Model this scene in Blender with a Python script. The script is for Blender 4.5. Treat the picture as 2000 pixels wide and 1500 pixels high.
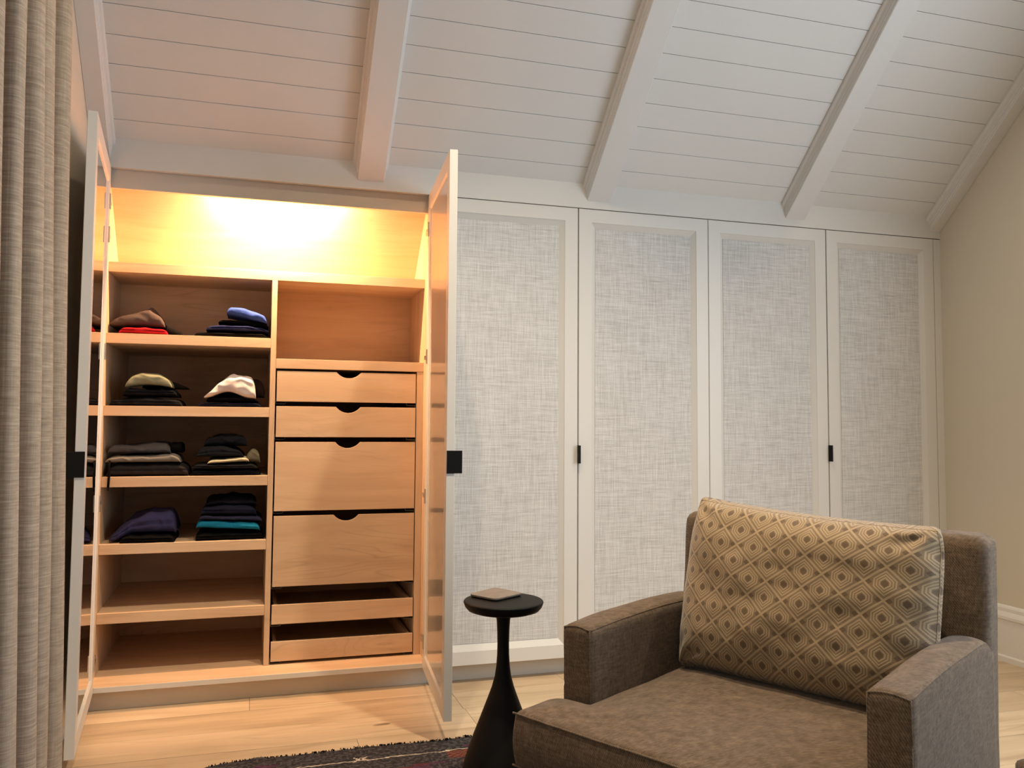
import bpy, bmesh, math, random
from mathutils import Vector, Matrix, noise

for o in list(bpy.data.objects):
    bpy.data.objects.remove(o)
random.seed(7)
K = 1.1                                    # layout units -> metres
SC = bpy.context.scene
COL = SC.collection

# ------------------------------------------------------------------ camera
FPX, PCX, PCY = 1622.888, 972.668, 728.720
cam = bpy.data.cameras.new('camera')
cam.sensor_width = 36.0
cam.lens = FPX / 2000 * 36.0
cam.shift_x = (1000 - PCX) / 2000
cam.shift_y = (PCY - 750) / 2000
cam.clip_start = 0.02
cam_o = bpy.data.objects.new('camera', cam)
COL.objects.link(cam_o)
R_ = Vector((0.95800514, -0.28664243, 0.00789102))
U_ = Vector((-0.02433948, -0.05386548, 0.99825152))
F_ = Vector((0.28571619, 0.95652215, 0.05858013))
m = Matrix((R_, U_, -F_)).transposed().to_4x4()
m.translation = Vector((-0.67515, -3.13162, 1.00191)) * K
cam_o.matrix_world = m
SC.camera = cam_o

# ------------------------------------------------------------------ view, world, lights
SC.view_settings.view_transform = 'Standard'
SC.view_settings.look = 'None'
SC.view_settings.exposure = -0.12
SC.view_settings.gamma = 1.0
SC.view_settings.use_curve_mapping = False
w = bpy.data.worlds.new('world')
SC.world = w
w.use_nodes = True
w.node_tree.nodes['Background'].inputs[0].default_value = (0.75, 0.85, 1.0, 1)
w.node_tree.nodes['Background'].inputs[1].default_value = 0.3


def lamp(kind, name, loc, energy, color, target=None, size=None, size_y=None, radius=None, spot=None, blend=0.5):
    l = bpy.data.lights.new(name, kind)
    l.energy = energy
    l.color = color
    if kind == 'AREA':
        l.shape = 'RECTANGLE'
        l.size = size * K
        l.size_y = (size_y or size) * K
    elif radius is not None:
        l.shadow_soft_size = radius * K
    if kind == 'SPOT':
        l.spot_size = math.radians(spot)
        l.spot_blend = blend
    o = bpy.data.objects.new(name, l)
    COL.objects.link(o)
    o.location = Vector(loc) * K
    if target is not None:
        d = (Vector(target) - Vector(loc)).normalized()
        o.rotation_euler = d.to_track_quat('-Z', 'Y').to_euler()
    return o


COOL = (0.76, 0.88, 1.0)
WARM = (1.0, 0.81, 0.57)
# daylight entering through the windows of the right side wall, beside and behind the camera
lamp('AREA', 'window_daylight', (2.40, -2.35, 1.45), 72, COOL, (0.0, -2.35, 1.45), 1.5, 1.8)
lamp('AREA', 'window_daylight', (2.40, -4.70, 1.45), 22, COOL, (0.0, -4.70, 1.45), 1.5, 1.8)
# recessed ceiling lamps (their rings and lenses are built with the ceiling)
DOWN = [((0.32, -1.26), 260, 'over the side table'), ((-0.40, -1.35), 150, 'over the curtained side of the room'), ((1.75, -1.45), 150, 'nearest the windowed side wall')]

# ------------------------------------------------------------------ helpers


def V(*a):
    return Vector(a)


def make(name, bm, mat, parent=None, origin=None, smooth=False, bevel=0, seg=2, sub=0):
    """bm is in layout units, world placed; linked as one mesh object with its origin at `origin`."""
    if parent is not None:
        og = Vector(parent['_og'])
    else:
        og = Vector(origin) if origin is not None else Vector((0, 0, 0))
    for v in bm.verts:
        v.co = (v.co - og) * K
    bmesh.ops.recalc_face_normals(bm, faces=bm.faces)
    me = bpy.data.meshes.new(name)
    bm.to_mesh(me)
    bm.free()
    mats = mat if isinstance(mat, (list, tuple)) else [mat]
    for q in mats:
        me.materials.append(q)
    if smooth:
        for p in me.polygons:
            p.use_smooth = True
    o = bpy.data.objects.new(name, me)
    COL.objects.link(o)
    o['_og'] = tuple(og)
    if parent is not None:
        o.parent = parent
    else:
        o.location = og * K
    if bevel:
        b = o.modifiers.new('bevel', 'BEVEL')
        b.width = bevel * K
        b.segments = seg
        b.limit_method = 'ANGLE'
        b.angle_limit = math.radians(40)
        if not smooth:
            for p in me.polygons:
                p.use_smooth = True
            wn = o.modifiers.new('wn', 'WEIGHTED_NORMAL')
            wn.keep_sharp = True
    if sub:
        s = o.modifiers.new('sub', 'SUBSURF')
        s.levels = sub
        s.render_levels = sub
    return o


def thing(name, label, cat, loc, group=None):
    o = bpy.data.objects.new(name, None)
    COL.objects.link(o)
    o.empty_display_size = 0.05
    o['_og'] = tuple(loc)
    o.location = Vector(loc) * K
    o['label'] = label
    o['category'] = cat
    if group:
        o['group'] = group
    return o


def tag(o, label, cat, group=None):
    o['label'] = label
    o['category'] = cat
    if group:
        o['group'] = group
    return o


def struct(o, label=None, cat=None):
    o['kind'] = 'structure'
    if label:
        o['label'] = label
        o['category'] = cat or 'wall'
    return o


def box(bm, x0, x1, y0, y1, z0, z1, M=None):
    vs = [bm.verts.new(p if M is None else M @ Vector(p)) for p in
          ((x0, y0, z0), (x1, y0, z0), (x1, y1, z0), (x0, y1, z0), (x0, y0, z1), (x1, y0, z1), (x1, y1, z1), (x0, y1, z1))]
    for f in ((0, 3, 2, 1), (4, 5, 6, 7), (0, 1, 5, 4), (1, 2, 6, 5), (2, 3, 7, 6), (3, 0, 4, 7)):
        bm.faces.new([vs[i] for i in f])
    return vs


def bx(*a, M=None):
    bm = bmesh.new()
    box(bm, *a, M=M)
    return bm


def prism(bm, pts, A, B):
    """pts: list of 3D points (closed polygon); swept from offset A to offset B"""
    a = [bm.verts.new(Vector(p) + Vector(A)) for p in pts]
    b = [bm.verts.new(Vector(p) + Vector(B)) for p in pts]
    n = len(pts)
    bm.faces.new(a)
    bm.faces.new(b[::-1])
    for i in range(n):
        bm.faces.new((a[i], b[i], b[(i + 1) % n], a[(i + 1) % n]))


def lathe(bm, prof, c, n=48):
    rings = []
    for r, z in prof:
        if r < 1e-6:
            rings.append([bm.verts.new((c[0], c[1], c[2] + z))])
        else:
            rings.append([bm.verts.new((c[0] + r * math.cos(2 * math.pi * i / n), c[1] + r * math.sin(2 * math.pi * i / n), c[2] + z)) for i in range(n)])
    for a, b in zip(rings, rings[1:]):
        for i in range(n):
            j = (i + 1) % n
            if len(a) == 1:
                bm.faces.new((a[0], b[j], b[i]))
            elif len(b) == 1:
                bm.faces.new((a[i], a[j], b[0]))
            else:
                bm.faces.new((a[i], a[j], b[j], b[i]))


def tube(bm, pts, r, n=8, closed=False):
    pts = [Vector(p) for p in pts]
    rings = []
    N = len(pts)
    up = Vector((0, 0, 1))
    for i, p in enumerate(pts):
        a = pts[(i - 1) % N] if (closed or i > 0) else p
        b = pts[(i + 1) % N] if (closed or i < N - 1) else p
        t = (b - a).normalized()
        s = t.cross(up)
        if s.length < 1e-3:
            s = t.cross(Vector((1, 0, 0)))
        s.normalize()
        q = s.cross(t)
        rings.append([bm.verts.new(p + (s * math.cos(2 * math.pi * k / n) + q * math.sin(2 * math.pi * k / n)) * r) for k in range(n)])
    for i in range(N if closed else N - 1):
        a, b = rings[i], rings[(i + 1) % N]
        for k in range(n):
            bm.faces.new((a[k], a[(k + 1) % n], b[(k + 1) % n], b[k]))
    if not closed:
        bm.faces.new(rings[0])
        bm.faces.new(rings[-1][::-1])


# ------------------------------------------------------------------ materials
def srgb(r, g, b):
    f = lambda c: (c / 255 / 12.92) if c / 255 <= 0.04045 else ((c / 255 + 0.055) / 1.055) ** 2.4
    return (f(r), f(g), f(b), 1)


class NT:
    def __init__(s, name):
        s.m = bpy.data.materials.new(name)
        s.m.use_nodes = True
        s.t = s.m.node_tree
        s.b = s.t.nodes['Principled BSDF']
        s.tc = s.t.nodes.new('ShaderNodeTexCoord')

    def n(s, kind, **kw):
        q = s.t.nodes.new(kind)
        for k, v in kw.items():
            setattr(q, k, v)
        return q

    def l(s, a, b):
        s.t.links.new(a, b)

    def val(s, x, sock):
        if isinstance(x, (int, float)):
            sock.default_value = x
        elif isinstance(x, (tuple, list)):
            sock.default_value = x
        else:
            s.l(x, sock)

    def math(s, op, a, b=0.0, c=0.0):
        q = s.n('ShaderNodeMath', operation=op)
        s.val(a, q.inputs[0])
        s.val(b, q.inputs[1])
        if op in ('MULTIPLY_ADD', 'SMOOTH_MIN', 'COMPARE'):
            s.val(c, q.inputs[2])
        return q.outputs[0]

    def mapping(s, scale=(1, 1, 1), rot=(0, 0, 0), coord='Object', rand=False):
        mp = s.n('ShaderNodeMapping')
        mp.inputs['Scale'].default_value = scale
        mp.inputs['Rotation'].default_value = rot
        s.l(s.tc.outputs[coord], mp.inputs[0])
        if rand:
            oi = s.n('ShaderNodeObjectInfo')
            mu = s.math('MULTIPLY', oi.outputs['Random'], 37.0)
            cb = s.n('ShaderNodeCombineXYZ')
            for i in range(3):
                s.l(mu, cb.inputs[i])
            ad = s.n('ShaderNodeVectorMath', operation='ADD')
            s.l(mp.outputs[0], ad.inputs[0])
            s.l(cb.outputs[0], ad.inputs[1])
            return ad.outputs[0]
        return mp.outputs[0]

    def noise(s, vec, scale=5, detail=4, rough=0.55, dist=0.0):
        q = s.n('ShaderNodeTexNoise')
        s.l(vec, q.inputs['Vector'])
        q.inputs['Scale'].default_value = scale
        q.inputs['Detail'].default_value = detail
        q.inputs['Roughness'].default_value = rough
        q.inputs['Distortion'].default_value = dist
        return q.outputs['Fac']

    def ramp(s, fac, stops):
        q = s.n('ShaderNodeValToRGB')
        el = q.color_ramp.elements
        while len(el) < len(stops):
            el.new(0.5)
        for e, (p, c) in zip(el, stops):
            e.position = p
            e.color = c if len(c) == 4 else (*c, 1)
        s.l(fac, q.inputs[0])
        return q.outputs[0]

    def mix(s, fac, a, b, mode='MIX'):
        q = s.n('ShaderNodeMix', data_type='RGBA', blend_type=mode)
        s.val(fac, q.inputs[0])
        s.val(a, q.inputs[6])
        s.val(b, q.inputs[7])
        return q.outputs[2]

    def bump(s, h, strength=0.3, dist=0.002):
        q = s.n('ShaderNodeBump')
        q.inputs['Strength'].default_value = strength
        q.inputs['Distance'].default_value = dist
        s.l(h, q.inputs['Height'])
        s.l(q.outputs[0], s.b.inputs['Normal'])

    def out(s, color=None, rough=0.5, metal=0.0, spec=0.5, coat=0.0, sheen=0.0):
        if color is not None:
            s.val(color, s.b.inputs['Base Color'])
        s.val(rough, s.b.inputs['Roughness'])
        s.b.inputs['Metallic'].default_value = metal
        s.b.inputs['Specular IOR Level'].default_value = spec
        s.b.inputs['Coat Weight'].default_value = coat
        s.b.inputs['Sheen Weight'].default_value = sheen
        s.b.inputs['Sheen Roughness'].default_value = 0.5
        return s.m


def paint(name, c, rough=0.45, amt=0.03, spec=0.4, coat=0.0):
    t = NT(name)
    f = t.noise(t.mapping((1, 1, 1)), 3.0, 3)
    d = tuple(x * (1 - amt * 2) for x in c[:3]) + (1,)
    col = t.mix(f, d, c)
    f2 = t.noise(t.mapping((1, 1, 1)), 160, 2)
    t.bump(f2, 0.06, 0.0006)
    return t.out(col, rough, spec=spec, coat=coat)


M_white = paint('white_paint', (0.73, 0.71, 0.67, 1), 0.38)
M_wall_dark = paint('bounce_cutting_brown', (0.10, 0.075, 0.055, 1), 0.7)  # invented dark colour for the unseen rear wall, keeps bounced fill off the shelves
M_ceil = paint('ceiling_paint', (0.74, 0.73, 0.71, 1), 0.55)
M_wall = paint('wall_paint', (0.71, 0.645, 0.53, 1), 0.7)
M_trim = paint('trim_paint', (0.83, 0.80, 0.74, 1), 0.35)
M_greige = paint('greige_paint', (0.60, 0.55, 0.47, 1), 0.35)
M_inner = paint('door_inner_paint', (0.66, 0.60, 0.52, 1), 0.2, coat=0.5)
M_black = paint('black_metal', (0.005, 0.0047, 0.0045, 1), 0.55, spec=0.2)
M_darkgap = paint('dark_cavity', (0.02, 0.018, 0.016, 1), 0.9)


def wood(name, c0, c1, c2, grain=(1.2, 9, 9), rough=0.42, knots=0.0, fig=1.0, spec=0.4):
    t = NT(name)
    v = t.mapping(grain, rand=True)
    broad = t.noise(v, 1.3, 3, 0.5, 1.2)
    fine = t.noise(t.mapping((grain[0] * 2.5, grain[1] * 9, grain[2] * 9), rand=True), 3.0, 5, 0.6, 0.2)
    col = t.ramp(broad, [(0.28, c0), (0.5, c1), (0.74, c2)])
    # cathedral figure: thin contour lines of a warped field
    fld = t.noise(v, 0.75, 2, 0.45, 0.6)
    wv = t.math('FRACT', t.math('MULTIPLY', fld, 16.0 * fig))
    ln = t.math('SUBTRACT', 1.0, t.math('MULTIPLY', t.math('ABSOLUTE', t.math('SUBTRACT', wv, 0.5)), 2.0))
    ln = t.math('POWER', ln, 7.0)
    patch = t.ramp(t.noise(t.mapping((1, 2, 2), rand=True), 2.2, 2), [(0.45, (0, 0, 0)), (0.62, (1, 1, 1))])
    amt = t.math('MULTIPLY', t.math('MULTIPLY', ln, 0.42), patch)
    dark = tuple(x * 0.62 for x in c0[:3]) + (1,)
    col = t.mix(amt, col, dark)
    col = t.mix(t.math('MULTIPLY', t.math('SUBTRACT', fine, 0.35), 0.32), col, tuple(x * 0.80 for x in c0[:3]) + (1,))
    if knots:
        k = t.noise(t.mapping((3.0, 7.5, 7.5), rand=True), 1.6, 2, 0.5)
        kk = t.ramp(k, [(0.735, (0, 0, 0)), (0.775, (1, 1, 1))])
        col = t.mix(t.math('MULTIPLY', kk, knots), col, (0.10, 0.05, 0.025, 1))
    oi = t.n('ShaderNodeObjectInfo')
    hsv = t.n('ShaderNodeHueSaturation')
    t.l(col, hsv.inputs['Color'])
    t.l(t.math('MULTIPLY_ADD', oi.outputs['Random'], 0.16, 0.92), hsv.inputs['Value'])
    t.bump(fine, 0.05, 0.0006)
    return t.out(hsv.outputs[0], rough, spec=spec)


M_maple = wood('maple', (0.60, 0.415, 0.26, 1), (0.68, 0.485, 0.315, 1), (0.74, 0.55, 0.37, 1))
M_maple_v = wood('maple_vertical', (0.60, 0.415, 0.26, 1), (0.68, 0.485, 0.315, 1), (0.74, 0.55, 0.37, 1), grain=(9, 9, 1.2))
M_oak = wood('oak_floor', (0.46, 0.335, 0.215, 1), (0.58, 0.44, 0.29, 1), (0.67, 0.52, 0.36, 1), grain=(0.9, 7, 7), rough=0.5, knots=0.7, fig=0.7)


def linen():
    t = NT('woven_linen')
    a = t.noise(t.mapping((520, 520, 12)), 1.0, 3, 0.6)      # vertical threads (long in Z)
    b = t.noise(t.mapping((14, 14, 520)), 1.0, 3, 0.6)       # horizontal threads
    a2 = t.noise(t.mapping((210, 210, 5)), 1.0, 2, 0.6)
    b2 = t.noise(t.mapping((8, 8, 190)), 1.0, 2, 0.6)
    s = t.math('ADD', t.math('ADD', a, b), t.math('MULTIPLY', t.math('ADD', a2, b2), 0.5))
    s = t.math('MULTIPLY', s, 1 / 3.0)
    col = t.ramp(s, [(0.38, (0.43, 0.42, 0.405)), (0.50, (0.61, 0.60, 0.59)), (0.60, (0.74, 0.735, 0.725))])
    sl = t.ramp(t.noise(t.mapping((380, 380, 22)), 1.0, 1), [(0.70, (0, 0, 0)), (0.80, (1, 1, 1))])
    sl2 = t.ramp(t.noise(t.mapping((24, 24, 380)), 1.0, 1), [(0.71, (0, 0, 0)), (0.82, (1, 1, 1))])
    col = t.mix(t.math('MULTIPLY', sl, 0.35), col, (0.20, 0.195, 0.19, 1))
    col = t.mix(t.math('MULTIPLY', sl2, 0.28), col, (0.24, 0.23, 0.22, 1))
    t.bump(s, 0.25, 0.001)
    return t.out(col, 0.9, spec=0.1)


M_linen = linen()


def twill(name, c0, c1, c2, coord='Object', sc=1.0, zs=1.0):
    t = NT(name)
    st = t.noise(t.mapping((30 * sc, 30 * sc, 190 * sc * zs)), 1.0, 4, 0.65)
    st2 = t.noise(t.mapping((60 * sc, 240 * sc, 60 * sc), (0, 0, 0.5)), 1.0, 3, 0.6)
    wv = t.n('ShaderNodeTexWave')
    t.l(t.mapping((1, 1, 1), (0.5, 0.3, 0.2)), wv.inputs['Vector'])
    wv.inputs['Scale'].default_value = 95
    wv.inputs['Distortion'].default_value = 1.5
    wv.inputs['Detail'].default_value = 1
    s = t.math('ADD', t.math('MULTIPLY', st, 0.5), t.math('MULTIPLY', st2, 0.5))
    s = t.math('ADD', s, t.math('MULTIPLY', t.math('SUBTRACT', wv.outputs['Fac'], 0.5), 0.16))
    col = t.ramp(s, [(0.32, c0), (0.5, c1), (0.68, c2)])
    t.bump(s, 0.5, 0.0015)
    return t.out(col, 0.92, spec=0.12, sheen=0.15)


M_twill = twill('brown_twill', (0.068, 0.045, 0.028, 1), (0.128, 0.088, 0.058, 1), (0.200, 0.145, 0.100, 1))
def slub():
    t = NT('slub_curtain')
    a = t.noise(t.mapping((9, 9, 300)), 1.0, 3, 0.6)
    b = t.noise(t.mapping((300, 300, 14)), 1.0, 2, 0.6)
    c = t.noise(t.mapping((26, 26, 120)), 1.0, 2, 0.6)
    s_ = t.math('ADD', t.math('ADD', t.math('MULTIPLY', a, 0.5), t.math('MULTIPLY', b, 0.2)), t.math('MULTIPLY', c, 0.3))
    col = t.ramp(s_, [(0.36, (0.29, 0.23, 0.175)), (0.5, (0.385, 0.31, 0.24)), (0.64, (0.50, 0.42, 0.33))])
    t.bump(s_, 0.5, 0.002)
    return t.out(col, 0.9, spec=0.1, sheen=0.1)


M_curtain = slub()


def lattice():
    """woven pattern: diamonds holding nested lines round a dark centre, small dark squares at the crossings"""
    t = NT('lattice_fabric')
    uv = t.n('ShaderNodeSeparateXYZ')
    t.l(t.tc.outputs['UV'], uv.inputs[0])
    x = t.math('MULTIPLY', uv.outputs[0], 7.0)
    y = t.math('MULTIPLY', uv.outputs[1], 5.3)
    a = t.math('ADD', x, y)
    b = t.math('SUBTRACT', x, y)
    fa = t.math('SUBTRACT', t.math('FRACT', a), 0.5)
    fb = t.math('SUBTRACT', t.math('FRACT', b), 0.5)
    A = t.math('ABSOLUTE', fa)
    B = t.math('ABSOLUTE', fb)
    mx = t.math('MAXIMUM', A, B)
    sm = t.math('MULTIPLY', t.math('ADD', A, B), 0.72)
    side = t.math('GREATER_THAN', t.math('MULTIPLY', fa, fb), 0.0)
    d = t.math('MAXIMUM', mx, t.math('MULTIPLY', sm, t.math('MULTIPLY_ADD', side, 0.55, 0.45)))

    def line(src, pos, wd):
        q = t.math('ABSOLUTE', t.math('SUBTRACT', src, pos))
        r = t.n('ShaderNodeMapRange')
        t.l(q, r.inputs[0])
        r.inputs[1].default_value = wd
        r.inputs[2].default_value = wd * 2.1
        r.inputs[3].default_value = 1
        r.inputs[4].default_value = 0
        return r.outputs[0]
    L = line(mx, 0.482, 0.015)
    for p in (0.17, 0.262, 0.354):
        L = t.math('MAXIMUM', L, line(d, p, 0.017))
    # solid dark patches
    core = t.math('LESS_THAN', d, 0.115)
    ca = t.math('SUBTRACT', 0.5, A)
    cb = t.math('SUBTRACT', 0.5, B)
    # squares sit to the left and right of each diamond (where a and b wrap with opposite signs)
    side = t.math('GREATER_THAN', t.math('MULTIPLY', fa, fb), 0.0)
    sq = t.math('MAXIMUM', t.math('ABSOLUTE', t.math('SUBTRACT', ca, 0.125)), t.math('ABSOLUTE', t.math('SUBTRACT', cb, 0.125)))
    sqm = t.math('MULTIPLY', t.math('LESS_THAN', sq, 0.085), side)
    dark = t.math('MAXIMUM', core, sqm)
    nz = t.noise(t.mapping((1, 1, 1)), 260, 2)
    base = t.mix(nz, (0.180, 0.126, 0.076, 1), (0.265, 0.190, 0.118, 1))
    col = t.mix(t.math('MULTIPLY', t.math('MULTIPLY', L, 0.8), t.math('SUBTRACT', 1.0, dark)), base, (0.43, 0.315, 0.185, 1))
    col = t.mix(t.math('MULTIPLY', dark, 0.9), col, (0.135, 0.090, 0.052, 1))
    h = t.math('ADD', L, t.math('MULTIPLY', nz, 0.6))
    t.bump(h, 0.3, 0.001)
    return t.out(col, 0.85, spec=0.15, sheen=0.25)


M_lattice = lattice()


def cloth(name, c, amt=0.3):
    t = NT(name)
    f = t.noise(t.mapping((1, 1, 1)), 14, 4)
    g = t.noise(t.mapping((1, 1, 1)), 420, 2)
    c4 = (*c[:3], 1)
    col = t.mix(f, tuple(x * (1 - amt) for x in c[:3]) + (1,), c4)
    t.bump(g, 0.25, 0.0008)
    return t.out(col, 0.95, spec=0.08)


def metal(name, c, rough=0.25):
    t = NT(name)
    f = t.noise(t.mapping((1, 1, 1)), 60, 2)
    return t.out(c, t.math('MULTIPLY_ADD', f, 0.12, rough), metal=1.0)


M_nickel = metal('nickel', (0.72, 0.68, 0.62, 1))
M_rail = metal('slide_steel', (0.30, 0.30, 0.30, 1), 0.4)
M_mirror = metal('mirror', (0.90, 0.91, 0.90, 1), 0.0)
M_mirror.node_tree.nodes['Principled BSDF'].inputs['Roughness'].default_value = 0.0
for lk in list(M_mirror.node_tree.links):
    if lk.to_socket.name == 'Roughness':
        M_mirror.node_tree.links.remove(lk)


def emit(name, c, s):
    t = NT(name)
    t.b.inputs['Emission Color'].default_value = c
    t.b.inputs['Emission Strength'].default_value = s
    return t.out((0.8, 0.8, 0.8, 1), 0.5)


M_lens = emit('lamp_lens', (1.0, 0.72, 0.42, 1), 12)
M_lens2 = emit('downlight_lens', (1.0, 0.85, 0.66, 1), 6)

# ------------------------------------------------------------------ room
XL, XR = -1.222, 2.442            # side walls
YR, YB = -3.25, -6.3              # ridge, wall behind the camera
T = 1.8795                        # door top
ZC = 1.985                        # ceiling meets closet front here
TH = math.radians(43.554)
TN = math.tan(TH)
ZRIDGE = ZC - YR * TN
FZ = 0.0                          # floor
SL = Vector((0, -math.cos(TH), math.sin(TH)))    # up the slope
NO = Vector((0, -math.sin(TH), -math.cos(TH)))   # out of the ceiling, into the room


def slope_pt(x, s, off=0.0):
    return Vector((x, 0, ZC)) + SL * s + NO * off


# floor with planks
fl = struct(make('floor', bx(XL - 0.1, XR + 0.1, YB - 0.1, 0.84, -0.06, -0.012), M_darkgap, origin=(0, 0, 0)))
y = 0.10
row = 0
while y > YB:
    w_ = 0.178
    x = XL - random.uniform(0.0, 1.2)
    if row == 0:
        x = -1.9
    while x < XR:
        ln = random.uniform(1.1, 2.1)
        if row == 1:
            ln = 1.81 if x < -1.5 else ln
        x0, x1 = max(x, XL), min(x + ln, XR)
        if x1 - x0 > 0.02:
            make('plank', bx(x0 + 0.0006, x1 - 0.0006, y - w_ + 0.0006, y - 0.0006, -0.012, random.uniform(-0.0006, 0.0)), M_oak, fl)
        x += ln
    y -= w_
    row += 1

# walls
zt = ZRIDGE - (YR - YB) * TN
WIN = [(-3.1, -1.6), (-5.45, -3.95)]
WZ0, WZ1 = 0.55, 2.35
bm = bmesh.new()
# right wall: band below, above and between the windows
def wl(y0_, y1_, z0_, z1_):
    box(bm, XR, XR + 0.1, y0_, y1_, z0_, z1_)
wl(YB, 0.84, -0.05, WZ0)
ys_ = [0.0]
for b_, a_ in [(-1.6, 0.0), (-3.95, -3.1), (YB, -5.45)]:
    lo, hi = (b_, a_)
    wl(lo, hi, WZ0, 1.98 if hi == 0.0 else WZ1)
wl(0.0, 0.84, WZ0, ZC)
# upper part follows the roof slope
up = [(XR, 0.0, 1.98), (XR, 0.0, ZC), (XR, YR, ZRIDGE), (XR, YB, zt), (XR, YB, WZ1), (XR, -1.6, WZ1), (XR, -1.6, 1.98)]
prism(bm, up, (0, 0, 0), (0.1, 0, 0))
pts = [(XR, 0.84, -0.05), (XR, 0.84, ZC), (XR, 0.0, ZC), (XR, YR, ZRIDGE), (XR, YB, ZRIDGE - (YR - YB) * TN), (XR, YB, -0.05)]
struct(make('wall_right', bm, M_wall, origin=(XR, 0, 0)), 'plain cream side wall right of the closed closet doors', 'wall')
bm = bmesh.new()
pts = [(XL, p[1], p[2]) for p in pts]
prism(bm, pts, (0, 0, 0), (-0.1, 0, 0))
struct(make('wall_left', bm, M_wall, origin=(XL, 0, 0)), 'cream side wall behind the curtain and open mirror door', 'wall')
# unseen wall behind the camera, darkened against bounced light, windows of the right wall
bm = bmesh.new()
box(bm, XL, XR, YB - 0.12, YB, -0.05, zt + 0.02)
struct(make('wall_back', bm, M_wall_dark, origin=(0, YB, 0)), 'unseen wall behind the viewer, coloured dark brown to cut bounced light', 'wall')
t_ = NT('window_glass')
M_glass = t_.out((0.95, 0.97, 1, 1), 0.02)
t_.b.inputs['Transmission Weight'].default_value = 1.0
for i, (a_, b_) in enumerate(WIN):
    bm = bmesh.new()
    for q in ((a_, b_, WZ0, WZ0 + 0.06), (a_, b_, WZ1 - 0.06, WZ1), (a_, a_ + 0.06, WZ0 + 0.06, WZ1 - 0.06), (b_ - 0.06, b_, WZ0 + 0.06, WZ1 - 0.06), ((a_ + b_) / 2 - 0.02, (a_ + b_) / 2 + 0.02, WZ0 + 0.06, WZ1 - 0.06)):
        box(bm, XR + 0.03, XR + 0.09, q[0], q[1], q[2], q[3])
    wf = struct(make('window_%d' % (i + 1), bm, M_trim, origin=(XR, a_, WZ0)))
    make('pane', bx(XR + 0.058, XR + 0.065, a_ + 0.05, b_ - 0.05, WZ0 + 0.05, WZ1 - 0.05), M_glass, wf)

# ceiling
bm = bmesh.new()
prism(bm, [slope_pt(XL - .1, -0.05, -0.016), slope_pt(XL - .1, 4.6, -0.016), slope_pt(XL - .1, 4.6, -0.08), slope_pt(XL - .1, -0.05, -0.08)], (0, 0, 0), (XR - XL + .2, 0, 0))
ce = struct(make('ceiling', bm, M_darkgap, origin=(0, 0, ZC)))
bm = bmesh.new()
prism(bm, [(XL - .1, YR, ZRIDGE), (XL - .1, YB - .1, zt), (XL - .1, YB - .1, zt + .1), (XL - .1, YR, ZRIDGE + .1)], (0, 0, 0), (XR - XL + .2, 0, 0))
make('rear_slope', bm, M_ceil, ce)
BW = 0.0990
S0 = 0.0745                        # first groove
RAFT = [(-0.303, -0.202), (0.638, 0.742), (1.589, 1.690)]
BAYS = [(XL + 0.02, -0.25), (-0.25, 0.69), (0.69, 1.64), (1.64, XR - 0.02)]
GAP = 0.0008


def board(xa, xb, s0, s1):
    bm = bmesh.new()
    c = 0.0006
    prof = [slope_pt(xa, s0 + GAP + c, 0), slope_pt(xa, s1 - GAP - c, 0), slope_pt(xa, s1 - GAP, -c), slope_pt(xa, s1 - GAP, -0.015), slope_pt(xa, s0 + GAP, -0.015), slope_pt(xa, s0 + GAP, -c)]
    prism(bm, prof, (0, 0, 0), (xb - xa, 0, 0))
    return bm


for (xa, xb) in BAYS:
    s0 = -0.03
    s1 = S0
    for k in range(11):
        make('ceiling_board', board(xa, xb, s0, s1), M_ceil, ce)
        s0, s1 = s1, s1 + BW
bm = bmesh.new()
sA, sB = s0, s1
while sA < 4.45:
    b2 = board(XL, XR, sA, sB)
    me_ = bpy.data.meshes.new('t')
    b2.to_mesh(me_)
    bm.from_mesh(me_)
    bpy.data.meshes.remove(me_)
    b2.free()
    sA, sB = sB, sB + BW
o = make('upper_boards', bm, M_ceil, ce)
o['kind'] = 'stuff'


def rafter(x0, x1, left=True, right=True):
    d = 0.051
    pl = []
    if left:
        pl += [(x0 - 0.019, 0), (x0 - 0.019, 0.010), (x0 - 0.015, 0.015), (x0 - 0.008, 0.018), (x0 - 0.0055, 0.030), (x0 - 0.003, 0.0315), (x0 - 0.003, 0.040), (x0, 0.0425), (x0, d - 0.002), (x0 + 0.002, d)]
    else:
        pl += [(x0, 0), (x0, d)]
    if right:
        pr = [(x1 + 0.015, 0), (x1 + 0.015, 0.010), (x1 + 0.012, 0.015), (x1 + 0.006, 0.018), (x1 + 0.0045, 0.030), (x1 + 0.003, 0.0315), (x1 + 0.003, 0.040), (x1, 0.0425), (x1, d - 0.002), (x1 - 0.002, d)]
        pl += pr[::-1]
    else:
        pl += [(x1, d), (x1, 0)]
    bm = bmesh.new()
    # lower end is cut in the plane of the closet front (Y = 0.004)
    def end(x, off):
        s = (0.004 + math.sin(TH) * off) / -math.cos(TH)
        return slope_pt(x, s, off)
    a = [bm.verts.new(end(x, o_)) for x, o_ in pl]
    b = [bm.verts.new(slope_pt(x, 4.45, o_)) for x, o_ in pl]
    n = len(pl)
    bm.faces.new(a)
    bm.faces.new(b[::-1])
    for i in range(n):
        bm.faces.new((a[i], b[i], b[(i + 1) % n], a[(i + 1) % n]))
    return make('rafter', bm, M_ceil, ce)


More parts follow.
